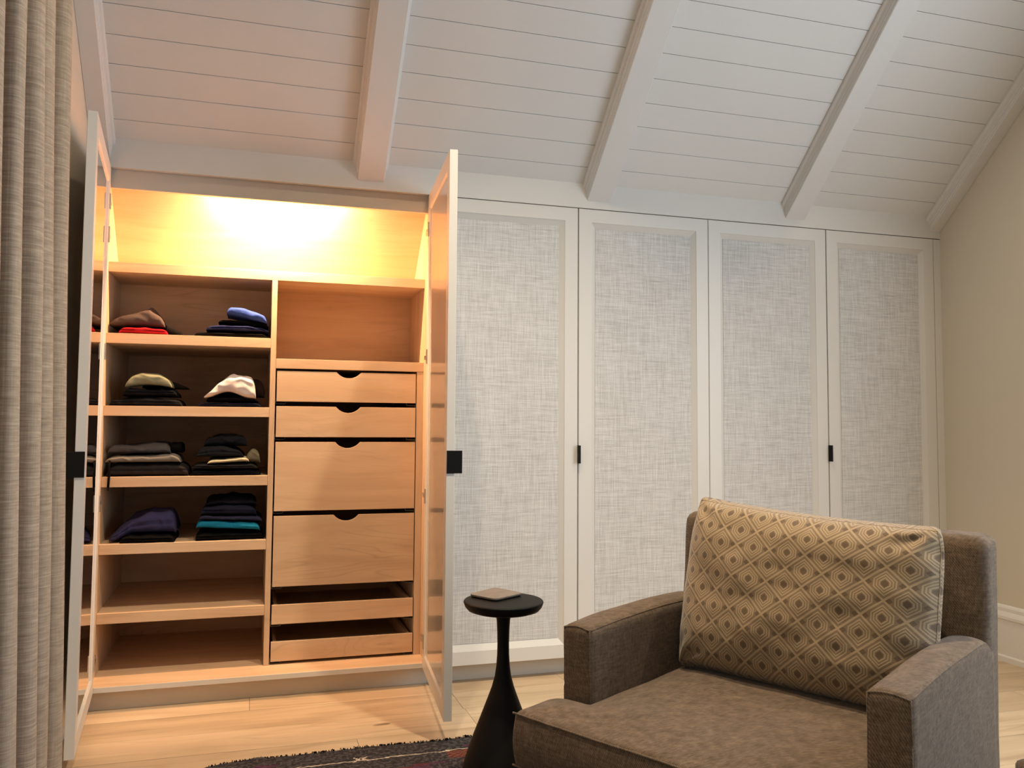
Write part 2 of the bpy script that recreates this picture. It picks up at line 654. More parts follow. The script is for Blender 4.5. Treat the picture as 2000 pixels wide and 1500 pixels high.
for x0, x1 in RAFT:
    rafter(x0, x1)
rafter(XL + 0.001, -1.163, left=False)
rafter(2.381, XR - 0.001, right=False)
for (dx, dy), en, where in DOWN:
    s = -dy / math.cos(TH)
    c = slope_pt(dx, s, 0.0)
    q = NO.to_track_quat('Z', 'Y').to_matrix().to_4x4()
    th = thing('recessed_downlight', 'small round recessed lamp in the sloped ceiling ' + where, 'ceiling lamp', c, 'recessed ceiling lamps')
    for nm, prof, mt in (('trim_ring', [(0.045, -0.01), (0.045, 0.004), (0.062, 0.004), (0.064, 0.0), (0.064, -0.01)], M_trim), ('lens', [(0.0, 0.001), (0.044, 0.001), (0.044, -0.006), (0, -0.006)], M_lens2)):
        bm = bmesh.new()
        lathe(bm, prof, (0, 0, 0), 32)
        bmesh.ops.transform(bm, matrix=Matrix.Translation(c) @ q, verts=bm.verts)
        make(nm, bm, mt, th, smooth=False)
    p = c + NO * 0.03
    lamp('SPOT', 'downlight_beam', p, en, WARM, (p[0], p[1] + 0.12, p[2] - 1), radius=0.035, spot=92, blend=1.0)

# frieze above the doors, reveal behind the door gap
bm = bmesh.new()
box(bm, XL, XR, 0.0, 0.022, T + 0.0035, ZC + 0.012)
struct(make('trim_1', bm, M_white, origin=(0, 0, T)), 'painted frieze board between the closet doors and the sloped ceiling', 'trim')
bm = bmesh.new()
box(bm, XL, XR, 0.022, 0.84, ZC - 0.004, ZC + 0.03)
box(bm, XL, XR, 0.82, 0.84, -0.01, ZC)
struct(make('wall_front', bm, M_wall, origin=(0, 0.82, 0)))
# baseboards
prof = [(0, 0), (0.016, 0), (0.016, 0.022), (0.012, 0.029), (0.012, 0.176), (0.017, 0.181), (0.017, 0.192), (0.014, 0.200), (0.009, 0.212), (0.009, 0.226), (0.005, 0.235), (0.0, 0.238)]
for nm, x, sg in (('baseboard_right', XR, -1), ('baseboard_left', XL, 1)):
    bm = bmesh.new()
    prism(bm, [(x + sg * a_, -0.002 if nm == 'baseboard_right' else -0.002, b_) for a_, b_ in prof], (0, 0, 0), (0, YB + 0.01, 0))
    struct(make(nm, bm, M_trim, origin=(x, 0, 0)), 'tall white moulded baseboard along the %s side wall' % nm.split('_')[1], 'baseboard')

# ------------------------------------------------------------------ doors
FA0, FA1 = 0.079, 0.079            # stile incl. bevel
ZB = 0.0715


def door_meshes(P, ex, ey, w, inner_recess, rail=0.056, bev=0.023, depth=0.017):
    """P: hinge corner of the front face at floor level, ex: along the width, ey: from the front face inwards"""
    t = 0.026
    P, ex, ey = Vector(P), Vector(ex), Vector(ey)
    Z = Vector((0, 0, 1))
    pt = lambda u, v, z: P + ex * u + ey * v + Z * z
    bm = bmesh.new()

    def ring(u0, u1, z0, z1, v):
        return [bm.verts.new(pt(u, v, z)) for u, z in ((u0, z0), (u1, z0), (u1, z1), (u0, z1))]

    def join(a, b):
        for i in range(4):
            bm.faces.new((a[i], a[(i + 1) % 4], b[(i + 1) % 4], b[i]))
    z0, z1 = ZB, T
    e = 0.0012
    o1 = ring(0, w, z0, z1, e)
    o2 = ring(e, w - e, z0 + e, z1 - e, 0)
    join(o1, o2)
    f1 = ring(rail, w - rail, z0 + 0.052, z1 - 0.054, 0)
    join(o2, f1)
    f1b = ring(rail + 0.001, w - rail - 0.001, z0 + 0.053, z1 - 0.055, 0.002)
    join(f1, f1b)
    f2 = ring(rail + bev, w - rail - bev, z0 + 0.0785, z1 - 0.0785, depth)
    join(f1b, f2)
    b_ = ring(0, w, z0, z1, t)
    join(o1, b_)
    g1 = ring(rail, w - rail, z0 + 0.052, z1 - 0.054, t)
    join(b_, g1)
    g2 = ring(rail + 0.006, w - rail - 0.006, z0 + 0.06, z1 - 0.062, t - inner_recess)
    join(g1, g2)
    h = ring(rail + 0.006, w - rail - 0.006, z0 + 0.06, z1 - 0.062, depth + 0.002)
    bm.faces.new(f2)
    join(g2, h)
    bm.faces.new(h)
    pan = bmesh.new()
    vs = [pan.verts.new(pt(u, v, z)) for v in (depth - 0.003, depth - 0.0005) for u, z in ((rail + bev - 0.0015, z0 + 0.077), (w - rail - bev + 0.0015, z0 + 0.077), (w - rail - bev + 0.0015, z1 - 0.077), (rail + bev - 0.0015, z1 - 0.077))]
    for f in ((0, 1, 2, 3), (7, 6, 5, 4), (0, 4, 5, 1), (1, 5, 6, 2), (2, 6, 7, 3), (3, 7, 4, 0)):
        pan.faces.new([vs[i] for i in f])
    back = bmesh.new()
    q = (rail + 0.0065, w - rail - 0.0065, z0 + 0.0605, z1 - 0.0625)
    vs = [back.verts.new(pt(u, v, z)) for v in (t - inner_recess - 0.0005, depth + 0.0025) for u, z in ((q[0], q[2]), (q[1], q[2]), (q[1], q[3]), (q[0], q[3]))]
    for f in ((0, 1, 2, 3), (7, 6, 5, 4), (0, 4, 5, 1), (1, 5, 6, 2), (2, 6, 7, 3), (3, 7, 4, 0)):
        back.faces.new([vs[i] for i in f])
    # edge pull: flat plate on the free edge, standing out in front of the door
    pull = bmesh.new()
    vs = []
    for (u, v) in ((w + 0.0002, -0.024), (w + 0.0028, -0.024), (w + 0.0028, t * 0.98), (w + 0.0002, t * 0.98)):
        for z in (0.838, 0.910):
            vs.append(pull.verts.new(pt(u, v, z)))
    n = 4
    pull.faces.new([vs[2 * i] for i in range(n)])
    pull.faces.new([vs[2 * i + 1] for i in range(n)][::-1])
    for i in range(n):
        j = (i + 1) % n
        pull.faces.new((vs[2 * i], vs[2 * i + 1], vs[2 * j + 1], vs[2 * j]))
    return bm, pan, back, pull


def closed_unit(x0, label):
    root = thing('wardrobe', label, 'wardrobe', (x0 + 0.6, 0.3, 0))
    g = 0.0016
    xa, xb = x0 + 0.003, x0 + 1.2
    # carcass behind the doors
    bm = bmesh.new()
    box(bm, xa, xa + 0.018, 0.03, 0.55, ZB, 1.90)
    box(bm, xb - 0.018, xb - 0.001, 0.03, 0.55, ZB, 1.90)
    box(bm, xa + 0.018, xb - 0.018, 0.03, 0.55, ZB, 0.088)
    box(bm, xa + 0.018, xb - 0.018, 0.03, 0.55, 1.87, 1.90)
    box(bm, xa + 0.018, xb - 0.018, 0.54, 0.55, 0.088, 1.87)
    make('carcass', bm, M_maple_v, root)
    bm = bx(xa, xb - 0.001, 0.060, 0.072, 0.0005, ZB - 0.0005)
    make('toe_kick', bm, M_greige, root)
    first = x0 < 0.1
    for side in (0, 1):
        if side == 0:
            P = (x0 + (0.008 if first else g), 0, 0)
            a = door_meshes(P, (1, 0, 0), (0, 1, 0), x0 + 0.6 - g * 1.6 - P[0], 0.005)
        else:
            P = (x0 + 1.2 - g, 0, 0)
            a = door_meshes(P, (-1, 0, 0), (0, 1, 0), 0.6 - g * 2.6, 0.005)
        d = make('cabinet_door', a[0], M_white, root)
        p = make('linen_panel', a[1], M_linen, d)
        make('inner_panel', a[2], M_inner, d)
        h = make('edge_pull', a[3], M_black, d, bevel=0.0004)
    return root


closed_unit(0.0, 'closed white wardrobe with two linen door panels, beside the open closet')
closed_unit(1.2, 'closed white wardrobe with two linen door panels, nearest the cream side wall')
struct(make('trim_2', bx(2.4018, XR, 0.002, 0.03, 0.0, T), M_white, origin=(2.42, 0, 0)), 'narrow white filler strip between last closet door and side wall', 'trim')

# ------------------------------------------------------------------ open wardrobe
ow = thing('wardrobe', 'open maple wardrobe with shelves, drawers and two swung-out doors', 'wardrobe', (-0.59, 0.25, 0))
BV = 0.0009
YF = 0.146
YBK = 0.45
YLO = 0.75
make('side_panel', bx(-1.197, -1.178, 0.028, 0.77, ZB, 1.90), M_maple_v, ow, bevel=BV)
make('side_panel', bx(-0.008, 0.0025, 0.028, 0.77, ZB, 1.90), M_maple_v, ow, bevel=BV)
make('floor_board', bx(-1.178, -0.008, 0.030, YLO, 0.0685, 0.0855), M_maple, ow)
make('edge_strip', bx(-1.197, 0.0025, 0.0245, 0.0295, 0.0685, 0.0855), M_white, ow)['label'] = 'greyish painted front edge of the wardrobe floor'
make('toe_kick', bx(XL + 0.002, 0.002, 0.056, 0.068, 0.0005, 0.068), M_greige, ow)
make('header', bx(-1.197, 0.0025, 0.0245, 0.043, 1.8155, 1.91), M_greige, ow, bevel=BV)
make('back_panel', bx(-1.178, -0.5825, YBK, YBK + 0.012, 1.3137, 1.60), M_maple, ow)
make('back_panel', bx(-0.5815, -0.008, YBK, YBK + 0.012, 1.2367, 1.60), M_maple, ow)
make('back_panel', bx(-1.178, -0.008, YLO, YLO + 0.012, 0.0855, 1.315), M_maple, ow)
# sloped back of the top bay
bm = bmesh.new()
prism(bm, [(-1.1775, 0.0637, 1.935), (-1.1775, 0.3965, 1.5765), (-1.1775, 0.410, 1.5765), (-1.1775, 0.0785, 1.935)], (0, 0, 0), (1.169, 0, 0))
make('sloped_back', bm, M_maple, ow)
make('top_shelf', bx(-1.1775, -0.0085, YF, YBK, 1.538, 1.5745), M_maple, ow, bevel=BV)
make('divider', bx(-0.602, -0.582, YF, YLO, 0.0858, 1.5378), M_maple_v, ow, bevel=BV)
for z in (1.277, 1.013, 0.756, 0.516, 0.272):
    make('shelf', bx(-1.1775, -0.6025, YF, YLO, z, z + 0.0365), M_maple, ow, bevel=BV)
make('shelf', bx(-0.5815, -0.0085, YF, YLO, 1.1995, 1.2365), M_maple, ow, bevel=BV)
make('filler_strip', bx(-0.0345, -0.0085, YF + 0.002, YF + 0.020, 0.0858, 1.1993), M_maple_v, ow, bevel=BV)
make('side_liner', bx(-0.0345, -0.0285, YF + 0.0205, YLO, 0.0858, 1.1993), M_maple_v, ow)


def drawer(z0, z1, kind):
    x0, x1 = -0.5765, -0.0385
    th = 0.014
    ya = YF + 0.002
    if kind == 'notch':
        cx, hw, dp = -0.3045, 0.0475, 0.0235
        r = (hw * hw + dp * dp) / (2 * dp)
        top = [(x0, z1)]
        arc = []
        for i in range(15):
            u = -hw + 2 * hw * i / 14
            arc.append((cx + u, z1 - (math.sqrt(r * r - u * u) - (r - dp))))
        pts = [(x0, z0)] + top + arc + [(x1, z1), (x1, z0)]
    else:
        pts = [(x0, z0), (x0, z1), (x1, z1), (x1, z0)]
    bm = bmesh.new()
    # split into a strip of quads so that the notch stays clean
    xs = sorted(set(p[0] for p in pts))
    topz = {}
    for p in pts:
        if p[1] > z0:
            topz[p[0]] = p[1]
    cols = [(x, topz[x]) for x in xs]
    fr = [[bm.verts.new((x, yv, zz)) for x, tz in cols for zz in (z0, tz)] for yv in (ya, ya + th)]
    n = len(cols)
    for i in range(n - 1):
        a, b, c, d = 2 * i, 2 * i + 1, 2 * i + 3, 2 * i + 2
        bm.faces.new([fr[0][k] for k in (a, b, c, d)])
        bm.faces.new([fr[1][k] for k in (d, c, b, a)])
        bm.faces.new((fr[0][b], fr[1][b], fr[1][c], fr[0][c]))
        bm.faces.new((fr[0][a], fr[0][d], fr[1][d], fr[1][a]))
    bm.faces.new((fr[0][0], fr[1][0], fr[1][1], fr[0][1]))
    e = 2 * (n - 1)
    bm.faces.new((fr[0][e], fr[0][e + 1], fr[1][e + 1], fr[1][e]))
    d = make('drawer', bm, M_maple, ow, bevel=0.0007)
    y1 = 0.66
    hz = min(z1 - 0.012, z1)
    sb = bmesh.new()
    zl = z1 - (0.004 if kind != 'notch' else 0.03)
    box(sb, x0 + 0.0075, x0 + 0.0205, ya + th, y1, z0 + 0.008, zl)
    box(sb, x1 - 0.0205, x1 - 0.0075, ya + th, y1, z0 + 0.008, zl)
    box(sb, x0 + 0.0205, x1 - 0.0205, y1 - 0.012, y1, z0 + 0.008, zl)
    box(sb, x0 + 0.0205, x1 - 0.0205, ya + th, y1 - 0.012, z0 + 0.010, z0 + 0.018)
    make('drawer_box', sb, M_maple, d)
    for s in (0, 1):
        rb = bmesh.new()
        xx = x0 if s == 0 else x1
        sg = 1 if s == 0 else -1
        a_, b_ = sorted((xx - sg * 0.0035, xx + sg * 0.034))
        c_, d_ = sorted((xx - sg * 0.0035, xx - sg * 0.002))
        e_, f_ = sorted((xx + sg * 0.033, xx + sg * 0.034))
        box(rb, a_, b_, YF + 0.014, y1, z0 - 0.0095, z0 - 0.0085)
        box(rb, e_, f_, YF + 0.014, y1, z0 - 0.0095, z0 - 0.0015)
        box(rb, c_, d_, YF + 0.014, y1, z0 - 0.0095, z0 + 0.010)
        make('drawer_slide', rb, M_rail, d)
    return d


for z0, z1, k in ((1.0735, 1.1905, 'notch'), (0.9375, 1.055, 'notch'), (0.657, 0.9185, 'notch'), (0.374, 0.638, 'notch'), (0.2345, 0.306, 'tray'), (0.097, 0.1695, 'tray')):
    drawer(z0, z1, k)

# the two open doors
Lw = 0.588


def open_door(side):
    if side == 'left':
        free_i, hinge_i = Vector((-1.111, -0.5695, 0)), Vector((-1.159, 0.0, 0))
    else:
        free_i, hinge_i = Vector((-0.0745, -0.560, 0)), Vector((-0.0253, 0.0, 0))
    ex = (free_i - hinge_i).normalized()
    n = Vector((-ex.y, ex.x, 0))
    inward = n if (n.x > 0) == (side == 'left') else -n      # from front face towards the inner face
    P = free_i - ex * Lw - inward * 0.026
    a = door_meshes(P, ex, inward, Lw, 0.005)
    d = make('cabinet_door', a[0], M_white, ow)
    d['label'] = 'open %s wardrobe door seen edge-on' % side
    make('linen_panel', a[1], M_linen, d)
    if side == 'left':
        make('mirror', a[2], M_mirror, d)
    else:
        make('inner_panel', a[2], M_inner, d)
    make('edge_pull', a[3], M_black, d, bevel=0.0005)
    # hinges
    zs = (1.756, 1.640, 1.233, 0.713, 0.178) if side == 'left' else (1.742, 1.249, 0.719, 0.177)
    sg = 1 if side == 'left' else -1
    pan_x = -1.178 if side == 'left' else -0.008
    for z in zs:
        hb = bmesh.new()
        c = hinge_i + ex * 0.012 + inward * 0.001
        M = Matrix.Translation(Vector((c.x, c.y, z))) @ Matrix((ex, inward, Vector((0, 0, 1)))).transposed().to_4x4()
        box(hb, -0.004, 0.008, -0.001, 0.004, -0.028, 0.028, M=M)
        lathe(hb, [(0, -0.020), (0.003, -0.020), (0.003, 0.020), (0, 0.020)], (c.x - sg * 0.001, c.y + 0.014, z), 10)
        # arm, bent back to the side panel, with its mounting plate
        M2 = Matrix.Translation(Vector((pan_x, 0.030, z)))
        s1, s2 = sorted((sg * 0.0002, sg * 0.0035))
        box(hb, s1, s2, 0.004, 0.052, -0.018, 0.018, M=M2)
        s1, s2 = sorted((sg * 0.0035, sg * 0.012))
        box(hb, s1, s2, -0.004, 0.050, -0.006, 0.006, M=M2)
        s1, s2 = sorted((sg * 0.006, sg * 0.022))
        box(hb, s1, s2, -0.022, -0.004, -0.006, 0.006, M=M2)
        make('hinge', hb, M_nickel, d, bevel=0.0006)
    return d


open_door('left')
open_door('right')

# light bar in the top bay
lb = thing('closet_light_bar', 'slim warm light bar glowing at the top inside the open wardrobe', 'lamp', (-0.59, 0.055, 1.86))
make('housing', bx(-0.83, -0.35, 0.0435, 0.058, 1.862, 1.880), M_nickel, lb, bevel=0.001)
make('lens', bx(-0.82, -0.36, 0.0445, 0.057, 1.8595, 1.8618), M_lens, lb)
lamp('AREA', 'light_bar_beam', (-0.59, 0.052, 1.857), 58, (1.0, 0.575, 0.30), (-0.59, 0.115, 1.80), 0.34, 0.012)

# ------------------------------------------------------------------ folded clothes
CL = {}


def cm(name, r, g, b):
    if name not in CL:
        CL[name] = cloth(name + '_cloth', srgb(r, g, b))
    return CL[name]


def garment(name, label, x0, x1, z0, h, mat, y0=0.165, y1=0.40, prof=None, seed=0, tilt=0.0, layers=2, cat='clothes', group=None, rough=0.006, yprof=0.0, bottom=None):
    """a folded garment: puffy slab with rounded folded front edge, layer creases and sagging top.
    prof(u) gives the top height factor for u in 0..1 across; bottom(u) lifts the underside."""
    rnd = random.Random(seed)
    off = Vector((rnd.uniform(0, 50), rnd.uniform(0, 50), rnd.uniform(0, 50)))
    NX, NP = 60, 56
    bm = bmesh.new()
    rows = []
    for i in range(NX + 1):
        u = i / NX
        x = x0 + (x1 - x0) * u
        ef = min(1.0, math.sqrt(max(0.0, 1 - (abs(2 * u - 1)) ** 7)) + 0.10)
        hh = h * (prof(u) if prof else 1.0)
        zb = z0 + (bottom(u) if bottom else 0.0)
        ring = []
        for j in range(NP):
            a = 2 * math.pi * j / NP
            ca, sa = math.cos(a), math.sin(a)
            p = 0.42
            cy = math.copysign(abs(ca) ** p, ca)
            cz = math.copysign(abs(sa) ** (p + 0.25), sa)
            ym, yh = (y0 + y1) / 2, (y1 - y0) / 2
            edge = noise.noise(off + Vector((x * 14, cy * 2, 3))) * 0.007
            yy = ym + cy * (yh * (0.96 + 0.04 * ef) + edge)
            zz = zb + hh * 0.5 * ef * (1 + cz)
            zz += max(0, cz) * noise.noise(off + Vector((x * 9, yy * 9, 1))) * rough * 1.1
            zz += max(0, cz) * noise.noise(off + Vector((x * 30, yy * 22, 7))) * rough * 0.5
            # front face: creases between the folded layers
            if cy < -0.8 and layers > 1:
                f = (zz - zb) / max(hh, 1e-4) * layers
                cr = abs(f - round(f))
                if 0 < round(f) < layers:
                    yy += max(0, 0.16 - cr) * 0.045
            if cy < 0:
                rd_ = 1 - abs(noise.noise(off + Vector((x * 16 + zz * 9, zz * 26, 11)))) * 2
                yy -= -cy * 0.010 * max(0, rd_ - 0.45) * min(1.0, hh / 0.03)
            if cz > 0:
                rd_ = 1 - abs(noise.noise(off + Vector((x * 13 + yy * 8, yy * 10, 17)))) * 2
                zz += cz * 0.55 * rough * (rd_ - 0.6)
            yy += yprof * (zz - zb)
            zz += tilt * (u - 0.5)
            zz = max(zz, z0 + tilt * (u - 0.5))
            ring.append(bm.verts.new((x + noise.noise(off + Vector((yy * 12, zz * 25, 5))) * 0.004, yy, zz)))
        rows.append(ring)
    for a, b in zip(rows, rows[1:]):
        for j in range(NP):
            bm.faces.new((a[j], a[(j + 1) % NP], b[(j + 1) % NP], b[j]))
    for r, fl_ in ((rows[0], 1), (rows[-1], 0)):
        c = bm.verts.new(sum((v.co for v in r), Vector()) / NP)
        for j in range(NP):
            bm.faces.new((c, r[j], r[(j + 1) % NP]))
    o = make(name, bm, mat, origin=((x0 + x1) / 2, (y0 + y1) / 2, z0), smooth=True)
    tag(o, label, cat, group)
    return o


hump = lambda u: 0.45 + 0.55 * math.sin(math.pi * min(1, max(0, u))) ** 0.7
zA, zB_, zC_, zD = 1.3136, 1.0496, 0.7926, 0.5526
# shelf A, left stack
garment('folded_shirt', 'bright red folded shirt, bottom of the left stack on the top clothes shelf', -1.140, -0.972, zA, 0.031, cm('red', 182, 32, 42), y0=0.160, prof=lambda u: 0.95 - 0.45 * max(0, u - 0.55), seed=1)
garment('folded_sweater', 'grey-brown sweater heaped over the red folded shirt', -1.174, -0.985, zA + 0.031, 0.082, cm('greybrown', 92, 80, 76), y0=0.172, y1=0.41, prof=lambda u: (0.25 + 0.8 * u ** 0.8 if u < 0.72 else 0.883 - 2.2 * (u - 0.72)), seed=2, layers=1, rough=0.010)
garment('folded_shirt', 'small black garment right of the red folded shirt', -0.985, -0.925, zA, 0.040, cm('black', 16, 14, 15), y0=0.19, y1=0.38, prof=lambda u: 1 - 0.7 * u, seed=3, layers=1)
# shelf A, right stack
garment('folded_trousers', 'black folded trousers at the foot of the blue-topped stack', -0.880, -0.61, zA, 0.022, cm('black', 16, 14, 15), y0=0.165, seed=4, prof=lambda u: 0.8 + 0.2 * u)
garment('folded_shirt', 'navy folded shirt below the royal blue shirt', -0.840, -0.612, zA + 0.025, 0.024, cm('navy', 34, 40, 78), y0=0.163, seed=5, prof=hump)
garment('folded_shirt', 'black folded shirt just under the royal blue shirt', -0.795, -0.612, zA + 0.050, 0.018, cm('black', 16, 14, 15), y0=0.172, seed=6, tilt=-0.010)
garment('folded_shirt', 'royal blue folded shirt on the top clothes shelf', -0.765, -0.616, zA + 0.074, 0.034, cm('royal', 66, 92, 176), y0=0.160, y1=0.36, seed=7, tilt=-0.034, layers=1, prof=lambda u: 0.9 + 0.2 * math.sin(math.pi * u))
garment('folded_shirt', 'black garment resting behind on the royal blue shirt', -0.735, -0.625, zA + 0.060, 0.052, cm('black', 16, 14, 15), y0=0.372, y1=0.43, seed=8, layers=1, prof=hump, tilt=-0.012)
# shelf B, left stack
garment('folded_jeans', 'wide dark folded jeans at the foot of the sage-topped stack', -1.165, -0.915, zB_, 0.032, cm('charcoal', 30, 30, 34), seed=10, prof=lambda u: 0.8 + 0.2 * math.sin(math.pi * u))
garment('folded_shirt', 'black folded shirt beneath the pale sage shirt', -1.120, -0.935, zB_ + 0.036, 0.030, cm('blacknavy', 20, 22, 28), seed=11, y0=0.166)
garment('folded_shirt', 'pale sage green folded shirt on the second shelf', -1.110, -0.950, zB_ + 0.069, 0.040, cm('sage', 142, 146, 122), seed=12, y0=0.160, y1=0.27, layers=1, prof=lambda u: 0.35 + 0.75 * math.sin(math.pi * min(1, u * 0.9 + 0.1)) ** 0.6, bottom=lambda u: 0.010 * math.sin(math.pi * u))
garment('folded_shirt', 'dark olive garment draped behind the pale sage shirt', -1.065, -0.905, zB_ + 0.070, 0.056, cm('olive', 54, 50, 44), seed=13, y0=0.282, y1=0.42, prof=lambda u: 1.0 - 0.7 * u, layers=1, rough=0.010)
# shelf B, right stack
garment('folded_shirt', 'dark navy folded shirt at the foot of the white-topped stack', -0.860, -0.630, zB_, 0.018, cm('navyd', 26, 28, 44), seed=14)
garment('folded_shirt', 'black folded shirt between navy and white shirts on the second shelf', -0.830, -0.640, zB_ + 0.021, 0.014, cm('black', 16, 14, 15), seed=15, y0=0.17)
garment('folded_shirt', 'white crumpled tee shirt on the second shelf', -0.838, -0.652, zB_ + 0.034, 0.078, cm('white', 232, 222, 222), seed=16, y0=0.158, y1=0.27, layers=1, rough=0.016, prof=lambda u: 0.22 + 0.72 * min(1, u * 1.5) ** 0.8, bottom=lambda u: 0.024 * math.sin(math.pi * min(1, u * 1.1)) ** 2)
garment('folded_shirt', 'taupe-grey garment bunched behind the white tee shirt', -0.815, -0.618, zB_ + 0.042, 0.085, cm('taupe', 88, 76, 70), seed=17, y0=0.285, y1=0.42, prof=hump, layers=1, rough=0.012)
# shelf C, left stack
garment('folded_trousers', 'dark grey folded trousers under the pale grey ones', -1.165, -0.885, zC_, 0.046, cm('darkgrey', 46, 43, 43), seed=20)
garment('folded_sweatpants', 'pale grey folded sweatpants with black drawstrings over the shelf edge', -1.172, -0.915, zC_ + 0.050, 0.030, cm('palegrey', 128, 124, 118), seed=21, y0=0.158, prof=lambda u: 0.75 + 0.3 * u, layers=1)
bm = bmesh.new()
for xs in (-1.1525,):
    pts = [(xs, 0.1580, zC_ + 0.058), (xs - 0.002, 0.1480, zC_ + 0.040), (xs + 0.001, 0.1440, zC_ + 0.010), (xs, 0.1420, zC_ - 0.010), (xs - 0.001, 0.1420, zC_ - 0.036)]
    tube(bm, pts, 0.0042, 8)
    lathe(bm, [(0, 0), (0.0018, 0.002), (0.0018, 0.014), (0, 0.016)], (xs - 0.001, 0.1420, zC_ - 0.051), 8)
tag(make('drawstring', bm, cm('black', 16, 14, 15), origin=(-1.1525, 0.15, zC_), smooth=True), 'black drawstring hanging down over the third shelf edge', 'cord')
garment('folded_sweatshirt', 'mid grey folded sweatshirt, topmost left on the third shelf', -1.165, -0.950, zC_ + 0.083, 0.040, cm('midgrey', 84, 82, 84), seed=22, y0=0.175, prof=lambda u: 0.6 + 0.45 * u, layers=1, rough=0.008)
garment('folded_shirt', 'black garment beside the mid grey folded sweatshirt', -0.955, -0.915, zC_ + 0.083, 0.040, cm('black', 16, 14, 15), seed=23, y0=0.20, layers=1)
# shelf C, right stack
garment('folded_jeans', 'black folded jeans, lowest under the cream-edged tee', -0.880, -0.628, zC_, 0.022, cm('blacknavy', 20, 22, 28), seed=24)
garment('folded_jeans', 'charcoal folded jeans, second from bottom under the cream-edged tee', -0.876, -0.640, zC_ + 0.024, 0.020, cm('charcoal', 30, 30, 34), seed=25, y0=0.160)
garment('folded_shirt', 'cream folded tee showing as a thin light edge', -0.822, -0.672, zC_ + 0.047, 0.022, cm('cream', 200, 190, 160), seed=26, y0=0.160, layers=1, tilt=0.008, prof=lambda u: 0.7 + 0.25 * u)
garment('folded_shirt', 'crumpled olive and white shirt end right of the cream tee', -0.682, -0.630, zC_ + 0.047, 0.050, cm('stone', 128, 120, 98), seed=27, y0=0.172, y1=0.33, layers=1, rough=0.014, prof=hump)
garment('folded_sweater', 'charcoal sweater lying on the cream-edged tee', -0.860, -0.690, zC_ + 0.069, 0.042, cm('charcoal2', 40, 40, 44), seed=28, y0=0.170, prof=hump, rough=0.010)
garment('folded_sweater', 'black bunched sweater, topmost right on the third shelf', -0.835, -0.680, zC_ + 0.109, 0.046, cm('blackgrey', 30, 31, 36), seed=29, y0=0.19, y1=0.37, prof=hump, layers=1, rough=0.014)
# shelf D, left stack
garment('folded_trousers', 'black folded trousers under the indigo shirt', -1.110, -0.925, zD, 0.026, cm('black', 16, 14, 15), seed=30, y0=0.152, y1=0.38)
garment('folded_shirt', 'indigo folded shirt draped on the fourth shelf', -1.150, -0.925, zD + 0.006, 0.080, cm('indigo', 62, 60, 96), seed=31, y0=0.172, layers=2, rough=0.010, prof=lambda u: 0.30 + 0.70 * min(1, 1.7 * u) ** 0.8, bottom=lambda u: 0.024 * min(1, 4.5 * max(0, u - 0.10)))
# shelf D, right stack
garment('folded_trousers', 'black folded trousers under the teal shirt', -0.855, -0.610, zD, 0.028, cm('black', 16, 14, 15), seed=32)
garment('folded_shirt', 'bright teal folded shirt on the fourth shelf', -0.855, -0.625, zD + 0.040, 0.028, cm('teal', 24, 118, 156), seed=33, y0=0.160, layers=1, tilt=-0.014, prof=lambda u: 1.0)
garment('folded_shirt', 'thin slate navy folded shirt lying on the teal shirt', -0.845, -0.618, zD + 0.070, 0.020, cm('slate', 52, 52, 74), seed=34, y0=0.166, layers=1, tilt=-0.012)
garment('folded_shirt', 'dark navy folded shirt above the slate navy one', -0.842, -0.640, zD + 0.090, 0.036, cm('navyd2', 32, 34, 50), seed=35, y0=0.170, rough=0.008, tilt=-0.004)
garment('folded_shirt', 'crumpled dark shirt, topmost of the teal stack', -0.825, -0.640, zD + 0.127, 0.030, cm('navyk', 24, 24, 34), seed=36, y0=0.185, prof=hump, rough=0.012, layers=1)

# ------------------------------------------------------------------ side table and tile
TX, TY, TZ = 0.0042, -0.9272, 0.5150
RT = 0.0102                        # rug top
st = thing('side_table', 'small round black pedestal side table with flared base', 'side table', (TX, TY, RT))
bm = bmesh.new()
r0 = 0.1095
lathe(bm, [(0, TZ - 0.030), (0.040, TZ - 0.030), (0.085, TZ - 0.0285), (0.098, TZ - 0.024), (0.105, TZ - 0.016), (r0, TZ - 0.0045), (r0 - 0.0005, TZ - 0.002), (r0 - 0.0025, TZ), (r0 - 0.012, TZ), (0, TZ)], (TX, TY, 0), 72)
make('table_top', bm, M_black, st, smooth=False, bevel=0)
for p in st.children[-1].data.polygons:
    p.use_smooth = True
st.children[-1].modifiers.new('wn', 'WEIGHTED_NORMAL')
bm = bmesh.new()
kx = 0.00140
prof = [(0, RT + 0.0005), (0.108, RT + 0.0005), (0.112, RT + 0.006), (0.112, 0.035), (0.110, 0.060)]
prof += [(0.104, 0.085), (0.093, 0.120), (0.080, 0.155), (0.066, 0.190), (0.0545, 0.220), (0.042, 0.252), (0.0305, 0.283), (0.0225, 0.312), (0.0185, 0.340), (0.0165, 0.370), (0.0160, 0.400), (0.0168, 0.435), (0.0185, 0.462), (0.0210, 0.476), (0.0265, TZ - 0.0302)]
lathe(bm, prof, (TX, TY, 0), 64)
make('pedestal', bm, M_black, st, smooth=True)
t_ = NT('stone_tile')
f_ = t_.noise(t_.mapping((1, 1, 1)), 30, 5)
M_tile = t_.out(t_.mix(f_, (0.17, 0.145, 0.125, 1), (0.27, 0.235, 0.205, 1)), 0.75, spec=0.2)
t_.bump(f_, 0.2, 0.001)
bm = bmesh.new()
c4 = [Vector((-0.078, -0.864, 0)), Vector((-0.024, -0.946, 0)), Vector((0.074, -0.889, 0)), Vector((0.019, -0.794, 0))]
cc = sum(c4, Vector()) / 4
pl = []
